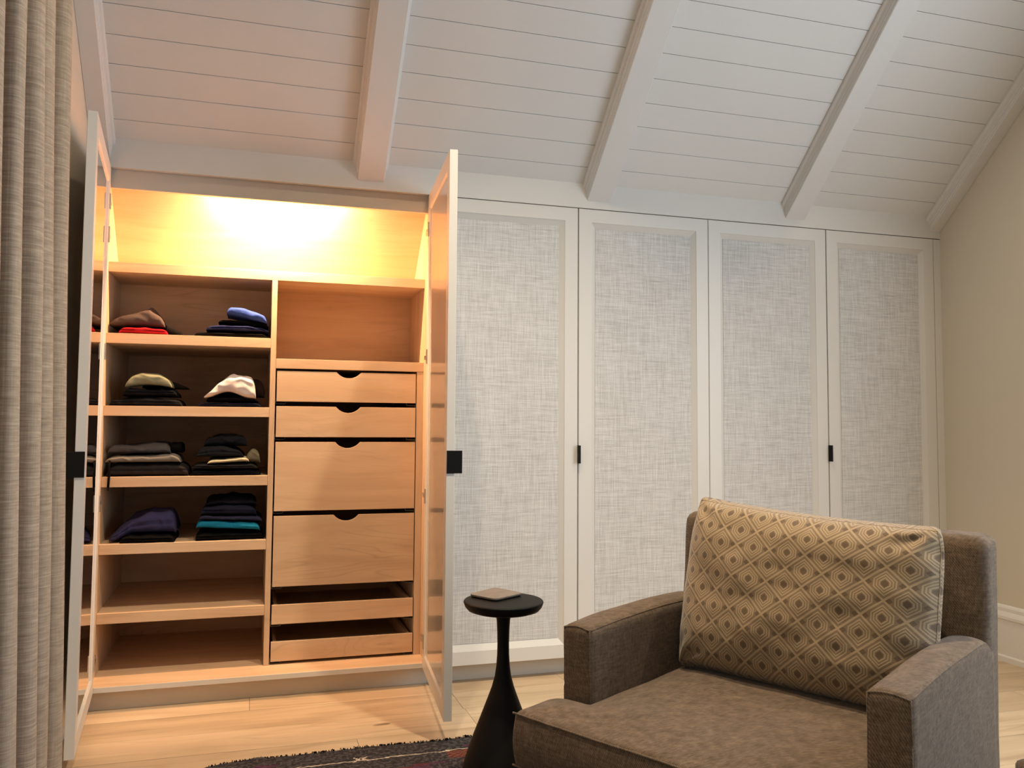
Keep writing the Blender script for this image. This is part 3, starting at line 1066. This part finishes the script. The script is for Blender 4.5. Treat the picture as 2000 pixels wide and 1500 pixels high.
for i in range(4):
    p, a, b = c4[i], c4[i - 1], c4[(i + 1) % 4]
    for k in range(6):
        t = k / 5
        A = p + (a - p).normalized() * 0.016
        B = p + (b - p).normalized() * 0.016
        pl.append(A * (1 - t) ** 2 + p * 2 * t * (1 - t) + B * t * t)
coaster = thing('coaster', 'square taupe stone coaster on the black side table', 'coaster', (cc.x, cc.y, TZ))
prism(bm, [p + Vector((0, 0, TZ + 0.0035)) for p in pl], (0, 0, 0), (0, 0, 0.0055))
make('stone_slab', bm, M_tile, coaster, bevel=0.0012)
bm = bmesh.new()
prism(bm, [cc + (p - cc) * 0.96 + Vector((0, 0, TZ + 0.0003)) for p in pl], (0, 0, 0), (0, 0, 0.0032))
make('felt_base', bm, M_black, coaster)

# ------------------------------------------------------------------ rug
RX0, RX1, RY0, RY1 = -0.815, 1.02, -2.35, -0.527


def rug():
    root = thing('rug', 'dark worn oriental rug with small coloured motifs on oak floor', 'rug', ((RX0 + RX1) / 2, (RY0 + RY1) / 2, 0))
    bm = bmesh.new()
    lay = bm.loops.layers.float_color.new('Col')
    nx = 300
    ys = [RY1 - 0.0045 * i for i in range(40)]
    while ys[-1] > RY0:
        ys.append(ys[-1] - 0.02)
    dark, dark2, white, purple, orange, red = (0.018, 0.015, 0.018), (0.055, 0.050, 0.055), (0.55, 0.46, 0.36), (0.06, 0.015, 0.045), (0.17, 0.05, 0.02), (0.08, 0.015, 0.02)

    def pos(i, yy):
        u = i / nx
        x = RX0 + (RX1 - RX0) * u
        s = yy - RY1
        wav = noise.noise(Vector((x * 5, 0, 0))) * 0.008 + noise.noise(Vector((x * 28, 3, 0))) * 0.0022
        cor = -0.05 * math.exp(-((x - RX0) / 0.07))
        f = math.exp(s / 0.12)
        y_ = yy + (wav + cor) * f
        xo = noise.noise(Vector((0, yy * 6, 9))) * 0.008
        z = 0.0068 + noise.noise(Vector((x * 55, yy * 55, 0))) * 0.0016 + noise.noise(Vector((x * 160, yy * 160, 4))) * 0.0012
        z += 0.004 * math.exp(-((x + 0.625) ** 2) / 0.0006) * f
        return Vector((x + xo, y_, max(0.004, z)))

    top = [[bm.verts.new(pos(i, yy)) for yy in ys] for i in range(nx + 1)]
    for i in range(nx):
        for j in range(len(ys) - 1):
            f = bm.faces.new((top[i][j], top[i + 1][j], top[i + 1][j + 1], top[i][j + 1]))
            x = RX0 + (RX1 - RX0) * (i + 0.5) / nx
            d = RY1 - (ys[j] + ys[j + 1]) / 2
            g = noise.noise(Vector((x * 90, d * 90, 0)))
            c = dark2 if g > 0.12 else dark
            # guard stripe and motifs, repeated along the border
            if abs(d - (0.088 - 0.012 * math.sin(x * 2.2))) < 0.0024:
                c = white
            m_ = (x + 0.08) % 0.62
            if 0.060 < d < 0.078 and 0.06 < m_ < 0.13:
                c = purple
            if 0.094 < d < 0.150 and m_ < 0.16:
                c = orange if (int(m_ * 90) + int(d * 110)) % 2 == 0 else red
            q = (x + 0.335)
            q = (q + 0.3) % 0.6 - 0.3
            e = d - 0.088
            if abs(q) < 0.030:
                if abs(abs(q) - abs(e) * 1.1 - 0.004) < 0.004 or abs(abs(q) + abs(e) - 0.009) < 0.003:
                    c = white if abs(e) < 0.018 else c
            if d > 0.16:
                k = (int(x * 20) + int(d * 22)) % 9
                c = {0: red, 1: purple, 4: orange}.get(k, c)
            for lp in f.loops:
                lp[lay] = (*c, 1)
    # edge skirts down to the floor
    out = [top[i][0] for i in range(nx + 1)] + [top[nx][j] for j in range(1, len(ys))] + [top[i][-1] for i in range(nx - 1, -1, -1)] + [top[0][j] for j in range(len(ys) - 2, 0, -1)]
    low = [bm.verts.new((v.co.x, v.co.y, 0.0008)) for v in out]
    n = len(out)
    for i in range(n):
        f = bm.faces.new((out[i], low[i], low[(i + 1) % n], out[(i + 1) % n]))
        for lp in f.loops:
            lp[lay] = (*dark, 1)
    t = NT('rug_wool')
    at = t.n('ShaderNodeVertexColor', layer_name='Col')
    nz = t.noise(t.mapping((1, 1, 1)), 90, 4, 0.7)
    col = t.mix(t.math('MULTIPLY', t.math('SUBTRACT', nz, 0.5), 1.2), at.outputs[0], (0.24, 0.22, 0.21, 1))
    t.bump(nz, 0.8, 0.004)
    M = t.out(col, 0.95, spec=0.1, sheen=0.1)
    make('pile', bm, M, root, smooth=True)
    # loose whipping yarn along the edge
    bm = bmesh.new()
    rnd = random.Random(3)
    for k in range(420):
        x = rnd.uniform(RX0 + 0.05, RX1)
        y_ = RY1 + noise.noise(Vector((x * 5, 0, 0))) * 0.008 - 0.05 * math.exp(-((x - RX0) / 0.07))
        a = rnd.uniform(-0.5, 0.5)
        L = rnd.uniform(0.004, 0.011) if rnd.random() < 0.93 else rnd.uniform(0.012, 0.022)
        p = Vector((x, y_ - 0.006, 0.008))
        q = p + Vector((math.sin(a) * L * 0.7, L * 0.6 + 0.004, 0.001))
        r_ = q + Vector((math.sin(a) * L * 0.5, L * 0.4, -0.005))
        r_.z = max(r_.z, 0.0018)
        tube(bm, [p, q, r_], 0.0011, 4)
    o = make('edge_yarn', bm, cm('black', 16, 14, 15), root)
    o['kind'] = 'stuff'


rug()

# ------------------------------------------------------------------ armchair
QX, QY, QR = 0.252, -1.581, -1.035
CM = Matrix.Translation((QX, QY, 0)) @ Matrix.Rotation(QR, 4, 'Z')
HA, W2_, AW = 0.52, 0.3905, 0.083
ac = thing('armchair', 'brown woven armchair with patterned back pillow', 'armchair', (QX, QY, 0.0))


def rbox(x0, x1, y0, y1, z0, z1, nx=10, ny=10, nz=10, r=0.02, fn=None):
    """rounded box as one closed grid, optional displacement fn(co)->co"""
    bm = bmesh.new()
    idx = {}

    def vert(i, j, k):
        key = (i, j, k)
        if key not in idx:
            p = Vector((x0 + (x1 - x0) * i / nx, y0 + (y1 - y0) * j / ny, z0 + (z1 - z0) * k / nz))
            q = Vector((min(max(p.x, x0 + r), x1 - r), min(max(p.y, y0 + r), y1 - r), min(max(p.z, z0 + r), z1 - r)))
            d = p - q
            if d.length > 1e-9 and sum(1 for c in d if abs(c) > 1e-9) > 1:
                mx = max(abs(c) for c in d)
                p = q + d.normalized() * mx
            if fn:
                p = fn(p)
            idx[key] = bm.verts.new(p)
        return idx[key]
    for (n1, n2, mk) in ((nx, ny, lambda a, b, s: (a, b, s * nz)), (nx, nz, lambda a, b, s: (a, s * ny, b)), (ny, nz, lambda a, b, s: (s * nx, a, b))):
        for s in (0, 1):
            for a in range(n1):
                for b in range(n2):
                    bm.faces.new([vert(*mk(*c, s)) for c in ((a, b), (a + 1, b), (a + 1, b + 1), (a, b + 1))])
    return bm


def chair_part(name, bm, mat=M_twill, smooth=True):
    bmesh.ops.transform(bm, matrix=CM, verts=bm.verts)
    return make(name, bm, mat, ac, smooth=smooth)


def lump(p, a=0.003, s=9):
    n = noise.noise_vector(Vector((p.x * s, p.y * s, p.z * s)))
    return p + Vector(n) * a


# arms: slightly crowned, rising a little to the back
def arm(sgn):
    xa, xb = (W2_ - AW, W2_) if sgn > 0 else (-W2_, -W2_ + AW)

    def fn(p):
        u = (p.x - xa) / (xb - xa)
        top = max(0, (p.z - 0.40) / 0.12)
        p = p.copy()
        p.z += top * (0.007 * math.sin(math.pi * min(1, max(0, u))) + 0.010 * math.sin(math.pi * min(1, max(0, (p.y) / 0.60))))
        p.z -= top * 0.030 * max(0, (p.y - 0.50) / 0.10) ** 2
        return lump(p, 0.0022, 8)
    a = chair_part('arm', rbox(xa, xb, 0.0, 0.60, 0.085, HA, 12, 46, 34, 0.013, fn))
    # welt seam round the front panel and along the top edges
    bm = bmesh.new()
    e = 0.0045
    xs0, xs1 = xa + e, xb - e
    zt_ = HA - 0.002
    for xx in (xs0, xs1):
        tube(bm, [lump(Vector((xx, 0.006, z)), 0.0022, 8) + Vector((0, -0.0015, 0)) for z in [0.09 + (zt_ - 0.09) * i / 24 for i in range(25)]], 0.0022, 6)
        tube(bm, [lump(Vector((xx, yy, zt_ + 0.010 * math.sin(math.pi * yy / 0.6) - 0.030 * max(0, (yy - 0.5) / 0.1) ** 2 - 0.0016)), 0.0022, 8) for yy in [0.006 + 0.54 * i / 30 for i in range(31)]], 0.0018, 6)
    tube(bm, [lump(Vector((xs0 + (xs1 - xs0) * i / 10, 0.004, zt_ - 0.001 + 0.006 * math.sin(math.pi * i / 10))), 0.0022, 8) for i in range(11)], 0.0020, 6)
    bmesh.ops.transform(bm, matrix=CM, verts=bm.verts)
    make('welt_seam', bm, M_twill, a, smooth=True)


arm(1)
arm(-1)


def backfn(p):
    p = p.copy()
    p.y += 0.10 * (p.z - 0.45) * (1 if p.z > 0.45 else 0.0)
    return lump(p, 0.003, 6)


chair_part('back', rbox(-W2_ + 0.002, W2_ - 0.002, 0.535, 0.655, 0.10, 0.748, 40, 12, 34, 0.030, backfn))
chair_part('base', rbox(-W2_ + AW + 0.001, W2_ - AW - 0.001, 0.01, 0.56, 0.085, 0.225, 30, 26, 8, 0.01))
for lx, ly in ((-0.33, 0.05), (0.33, 0.05), (-0.33, 0.58), (0.33, 0.58)):
    bm = bmesh.new()
    lathe(bm, [(0, RT + 0.001), (0.016, RT + 0.001), (0.024, 0.084), (0, 0.084)], (lx, ly, 0), 16)
    chair_part('leg', bm, M_black, smooth=False)

# T-shaped seat cushion
SX, SXI, SYF, SYT, SYB = 0.402, 0.3055, -0.160, -0.004, 0.475
SZ0, SZ1 = 0.234, 0.353


def sdf_T(x, y):
    # distance to the outline from inside (positive inside)
    def rect(x0, x1, y0, y1):
        return min(x - x0, x1 - x, y - y0, y1 - y)
    return max(rect(-SX, SX, SYF, SYT), rect(-SXI, SXI, SYF, SYB))


def cushion():
    xs = sorted(set([round(-SX + 2 * SX * i / 88, 5) for i in range(89)] + [-SXI, SXI]))
    ys = sorted(set([round(SYF + (SYB - SYF) * i / 70, 5) for i in range(71)] + [SYT]))
    bm = bmesh.new()
    ok = lambda x, y: (SYF - 1e-6 <= y <= SYT + 1e-6) or abs(x) <= SXI + 1e-6
    T_, B_ = {}, {}
    for i, x in enumerate(xs):
        for j, y0_ in enumerate(ys):
            y = y0_
            if not ok(x, y):
                continue
            d = max(0.0, sdf_T(x, y))
            c = min(1.0, d / 0.16)
            crown = 0.030 * (1 - (1 - c) ** 2.2)
            crown *= 0.55 + 0.45 * math.exp(-((y - 0.30) / 0.30) ** 2)
            r = 0.006
            rd = 0 if d > r else -(r - math.sqrt(max(0, r * r - (r - d) ** 2)))
            # the ears droop at the outer front corners
            dr = 0.0
            z = SZ1 + crown + rd + dr + noise.noise(Vector((x * 6, y * 6, 2))) * 0.0035
            px = x
            for (cy_, sgn_, r_) in ((SYT, 1, 0.050), (SYF, -1, 0.014)):
                dx_, dy_ = abs(x) - (SX - r_), (y - cy_) * sgn_ + r_
                if dx_ > 0 and dy_ > 0 and abs(x) > SXI:
                    L_ = math.hypot(dx_, dy_)
                    k_ = max(dx_, dy_) / L_
                    px = math.copysign(SX - r_ + dx_ * k_, x)
                    y = cy_ + sgn_ * (dy_ * k_ - r_)
            py = y - 0.006 * math.cos(x / SX * 1.5) * (1 if y < SYF + 0.02 else 0)
            T_[i, j] = bm.verts.new((px, py, z))
            B_[i, j] = bm.verts.new((px, py, SZ0 - rd))
    edges = {}
    for i in range(len(xs) - 1):
        for j in range(len(ys) - 1):
            q = [(i, j), (i + 1, j), (i + 1, j + 1), (i, j + 1)]
            mx_, my_ = (xs[i] + xs[i + 1]) / 2, (ys[j] + ys[j + 1]) / 2
            if all(k in T_ for k in q) and ok(mx_, my_):
                bm.faces.new([T_[k] for k in q])
                bm.faces.new([B_[k] for k in q[::-1]])
                for a in range(4):
                    e = (q[a], q[(a + 1) % 4])
                    if (e[1], e[0]) in edges:
                        del edges[e[1], e[0]]
                    else:
                        edges[e] = 1
    nz = 6
    cols = {}

    def col(k):
        if k not in cols:
            t, b = T_[k].co, B_[k].co
            ctr = Vector((0, 0.12, 0))
            out = (Vector((t.x, t.y, 0)) - ctr)
            # push out square to the side it is on
            n = Vector((0, -1, 0)) if abs(t.y - SYF) < 0.02 else (Vector((math.copysign(1, t.x), 0, 0)) if abs(t.x) > SXI - 0.01 else Vector((0, 1, 0)))
            L = [T_[k]]
            for s in range(1, nz):
                f = s / nz
                L.append(bm.verts.new(t.lerp(b, f) + n * 0.010 * math.sin(math.pi * f)))
            L.append(B_[k])
            cols[k] = L
        return cols[k]
    for a, b in edges:
        A, B = col(a), col(b)
        for s in range(nz):
            bm.faces.new((A[s], A[s + 1], B[s + 1], B[s]))
    c = chair_part('seat_cushion', bm)
    # welt along the top front edge
    bm = bmesh.new()
    for zz, sg in ((SZ1 - 0.002, 1), (SZ0 + 0.004, 0)):
        pts = []
        for x in [-SX + 2 * SX * i / 60 for i in range(61)]:
            dr = 0.0
            pts.append(Vector((x, SYF - 0.006 * math.cos(x / SX * 1.5) - 0.001, zz + dr + noise.noise(Vector((x * 6, SYF * 6, 2))) * 0.0035 * sg)))
        tube(bm, pts, 0.0024, 6)
    bmesh.ops.transform(bm, matrix=CM, verts=bm.verts)
    make('welt_seam', bm, M_twill, c, smooth=True)


cushion()

# back pillow
PM = Matrix.Translation((0.018, 0.418, 0.577)) @ Matrix.Rotation(math.radians(1.0), 4, 'Y') @ Matrix.Rotation(math.radians(-13), 4, 'X')


def pillow():
    hw, hh, th = 0.304, 0.207, 0.088
    NU, NV = 90, 70
    bm = bmesh.new()
    uvl = bm.loops.layers.uv.new('UVMap')
    sheets = []
    for side in (-1, 1):
        g = []
        for i in range(NU + 1):
            rowv = []
            for j in range(NV + 1):
                u, v = -1 + 2 * i / NU, -1 + 2 * j / NV
                prof = max(0, 1 - abs(u) ** 3.4) ** 0.5 * max(0, 1 - abs(v) ** 3.4) ** 0.5
                x = u * hw * (1 - 0.030 * (1 - v * v) * 0 - 0.035 * (abs(v) ** 6) * (1 if v > 0 else 0.3))
                z = v * hh * (1 - 0.05 * (1 - u * u) * (1 if v > 0 else 0.2)) + 0.010 * u * (-1 if v > 0 else 0) * v
                # boxed edge: the two faces stay apart at the rim
                rim_ = 0.026 - 0.018 * abs(u) ** 5
                y = side * (rim_ + th * prof)
                wr = 0
                # gathers at the right end and the corners
                e = max(0, (u - 0.62) / 0.38)
                wr += math.sin(v * 16 + u * 5 + 1.5 * noise.noise(Vector((u * 3, v * 3, 0)))) * 0.0065 * e * (1 - e * 0.7)
                for cx, cy in ((1, 1), (-1, 1), (1, -1), (-1, -1)):
                    dd = math.hypot(u - cx, (v - cy))
                    an = math.atan2(v - cy, u - cx)
                    wr += math.sin(an * 9 + cx) * 0.006 * math.exp(-((dd - 0.22) / 0.16) ** 2)
                wr += noise.noise(Vector((u * 2.2, v * 2.2, side * 3))) * 0.012 * prof
                wr += noise.noise(Vector((u * 6, v * 6, side * 3 + 9))) * 0.004 * prof
                y += side * wr
                rowv.append(bm.verts.new((x, y, z)))
            g.append(rowv)
        sheets.append(g)
    for side, g in zip((-1, 1), sheets):
        for i in range(NU):
            for j in range(NV):
                f = bm.faces.new((g[i][j], g[i + 1][j], g[i + 1][j + 1], g[i][j + 1]))
                for lp, (a, b) in zip(f.loops, ((i, j), (i + 1, j), (i + 1, j + 1), (i, j + 1))):
                    lp[uvl].uv = (a / NU, b / NV)
    # boxing strip
    rim = [(i, 0) for i in range(NU)] + [(NU, j) for j in range(NV)] + [(i, NV) for i in range(NU, 0, -1)] + [(0, j) for j in range(NV, 0, -1)]
    n = len(rim)
    mids = []
    for (i, j) in rim:
        a, b = sheets[0][i][j].co, sheets[1][i][j].co
        o_ = Vector(((i / NU - 0.5) * 2, 0, (j / NV - 0.5) * 2))
        k = Vector((o_.x if abs(o_.x) > 0.999 else 0, 0, o_.z if abs(o_.z) > 0.999 else 0))
        k = k.normalized() * (0.011 if abs(o_.x) < 0.999 else 0.006)
        mids.append(bm.verts.new((a + b) / 2 + k))
    for s in range(n):
        i, j = rim[s]
        i2, j2 = rim[(s + 1) % n]
        for (p, q, r_, t_) in ((sheets[0][i][j], mids[s], mids[(s + 1) % n], sheets[0][i2][j2]), (mids[s], sheets[1][i][j], sheets[1][i2][j2], mids[(s + 1) % n])):
            f = bm.faces.new((p, q, r_, t_))
            for lp in f.loops:
                v_ = lp.vert.co
                lp[uvl].uv = (v_.x / (2 * hw) + 0.5 + v_.y, v_.z / (2 * hh) + 0.5 + v_.y * 1.2)
    seam = [Vector(sheets[0][i][j].co) + Vector((0, -0.0004, 0)) for i, j in rim]
    bmesh.ops.transform(bm, matrix=CM @ PM, verts=bm.verts)
    p = make('back_pillow', bm, M_lattice, ac, smooth=True)
    p['label'] = 'tan pillow woven with nested diamond lines'
    b2 = bmesh.new()
    tube(b2, seam, 0.0012, 5, closed=True)
    bmesh.ops.transform(b2, matrix=CM @ PM, verts=b2.verts)
    make('edge_seam', b2, M_lattice, p, smooth=True)


pillow()

# ------------------------------------------------------------------ ottoman, only its corner is in view
OM = Matrix.Translation((0.818, -1.778, 0)) @ Matrix.Rotation(math.radians(-18), 4, 'Z')
ot = thing('ottoman', 'brown woven ottoman cut off at the bottom right corner', 'ottoman', (0.818, -1.778, 0))
bm = rbox(0.0, 0.42, -0.42, 0.0, 0.20, 0.338, 20, 20, 10, 0.022, lambda p: lump(p, 0.002, 8))
bmesh.ops.transform(bm, matrix=OM, verts=bm.verts)
make('cushion', bm, M_twill, ot, smooth=True)
bm = rbox(0.012, 0.408, -0.408, -0.012, 0.07, 0.199, 12, 12, 6, 0.01)
bmesh.ops.transform(bm, matrix=OM, verts=bm.verts)
make('base', bm, M_twill, ot, smooth=True)
for lx, ly in ((0.04, -0.04), (0.38, -0.04), (0.04, -0.38), (0.38, -0.38)):
    bm = bmesh.new()
    q = OM @ Vector((lx, ly, 0))
    lathe(bm, [(0, RT + 0.001 if q.x < RX1 else 0.0005), (0.014, RT + 0.001 if q.x < RX1 else 0.0005), (0.02, 0.0695), (0, 0.0695)], (q.x, q.y, 0), 14)
    make('leg', bm, M_black, ot)

# ------------------------------------------------------------------ curtain
cu = thing('curtain', 'floor-length taupe slub curtain hanging in deep folds at the left', 'curtain', (-1.10, -1.3, 0))


def curtain():
    y0, y1 = -1.72, -0.86
    NY, NZ = 420, 60
    ZT = 2.45
    bm = bmesh.new()

    def P(i, k, th):
        s = i / NY
        zz = 0.012 + (ZT - 0.012) * k / NZ
        yy = y0 + (y1 - y0) * s
        ph = s * 2 * math.pi * 6.2 + 0.6 + 0.5 * noise.noise(Vector((s * 4, 0, zz * 0.25)))
        amp = 0.054 * (0.85 + 0.35 * noise.noise(Vector((s * 7, 2, 0)))) * (1 + 0.10 * (1 - zz / ZT))
        w_ = math.sin(ph)
        x = -1.135 - 0.045 * zz / 2.1 + amp * w_ + 0.010 * noise.noise(Vector((s * 12, zz * 0.7, 5)))
        yy += 0.036 * math.cos(ph * 2.0 + 1.5708) * 0.5 + 0.010 * math.cos(ph) + 0.006 * noise.noise(Vector((s * 9, zz * 1.2, 8)))
        return Vector((x + th, yy, zz))
    g = [[[bm.verts.new(P(i, k, t)) for k in range(NZ + 1)] for i in range(NY + 1)] for t in (0, -0.003)]
    for i in range(NY):
        for k in range(NZ):
            bm.faces.new((g[0][i][k], g[0][i + 1][k], g[0][i + 1][k + 1], g[0][i][k + 1]))
            bm.faces.new((g[1][i][k], g[1][i][k + 1], g[1][i + 1][k + 1], g[1][i + 1][k]))
    for k in range(NZ):
        bm.faces.new((g[0][0][k], g[0][0][k + 1], g[1][0][k + 1], g[1][0][k]))
        bm.faces.new((g[0][NY][k], g[1][NY][k], g[1][NY][k + 1], g[0][NY][k + 1]))
    for i in range(NY):
        bm.faces.new((g[0][i][0], g[1][i][0], g[1][i + 1][0], g[0][i + 1][0]))
        bm.faces.new((g[0][i][NZ], g[0][i + 1][NZ], g[1][i + 1][NZ], g[1][i][NZ]))
    make('drape', bm, M_curtain, cu, smooth=True)


curtain()
rod = thing('curtain_rod', 'black metal curtain rod above the taupe curtain', 'curtain rod', (-1.135, -1.9, 2.47))
bm = bmesh.new()
tube(bm, [(-1.135, -3.1, 2.466), (-1.135, -1.2, 2.466), (-1.135, -0.80, 2.466)], 0.011, 16)
make('pole', bm, M_black, rod, smooth=True)
for yy in (-0.84, -2.9):
    make('bracket', bx(XL + 0.0005, -1.135, yy - 0.008, yy + 0.008, 2.458, 2.474), M_black, rod, bevel=0.001)

for o in bpy.data.objects:
    if '_og' in o:
        del o['_og']
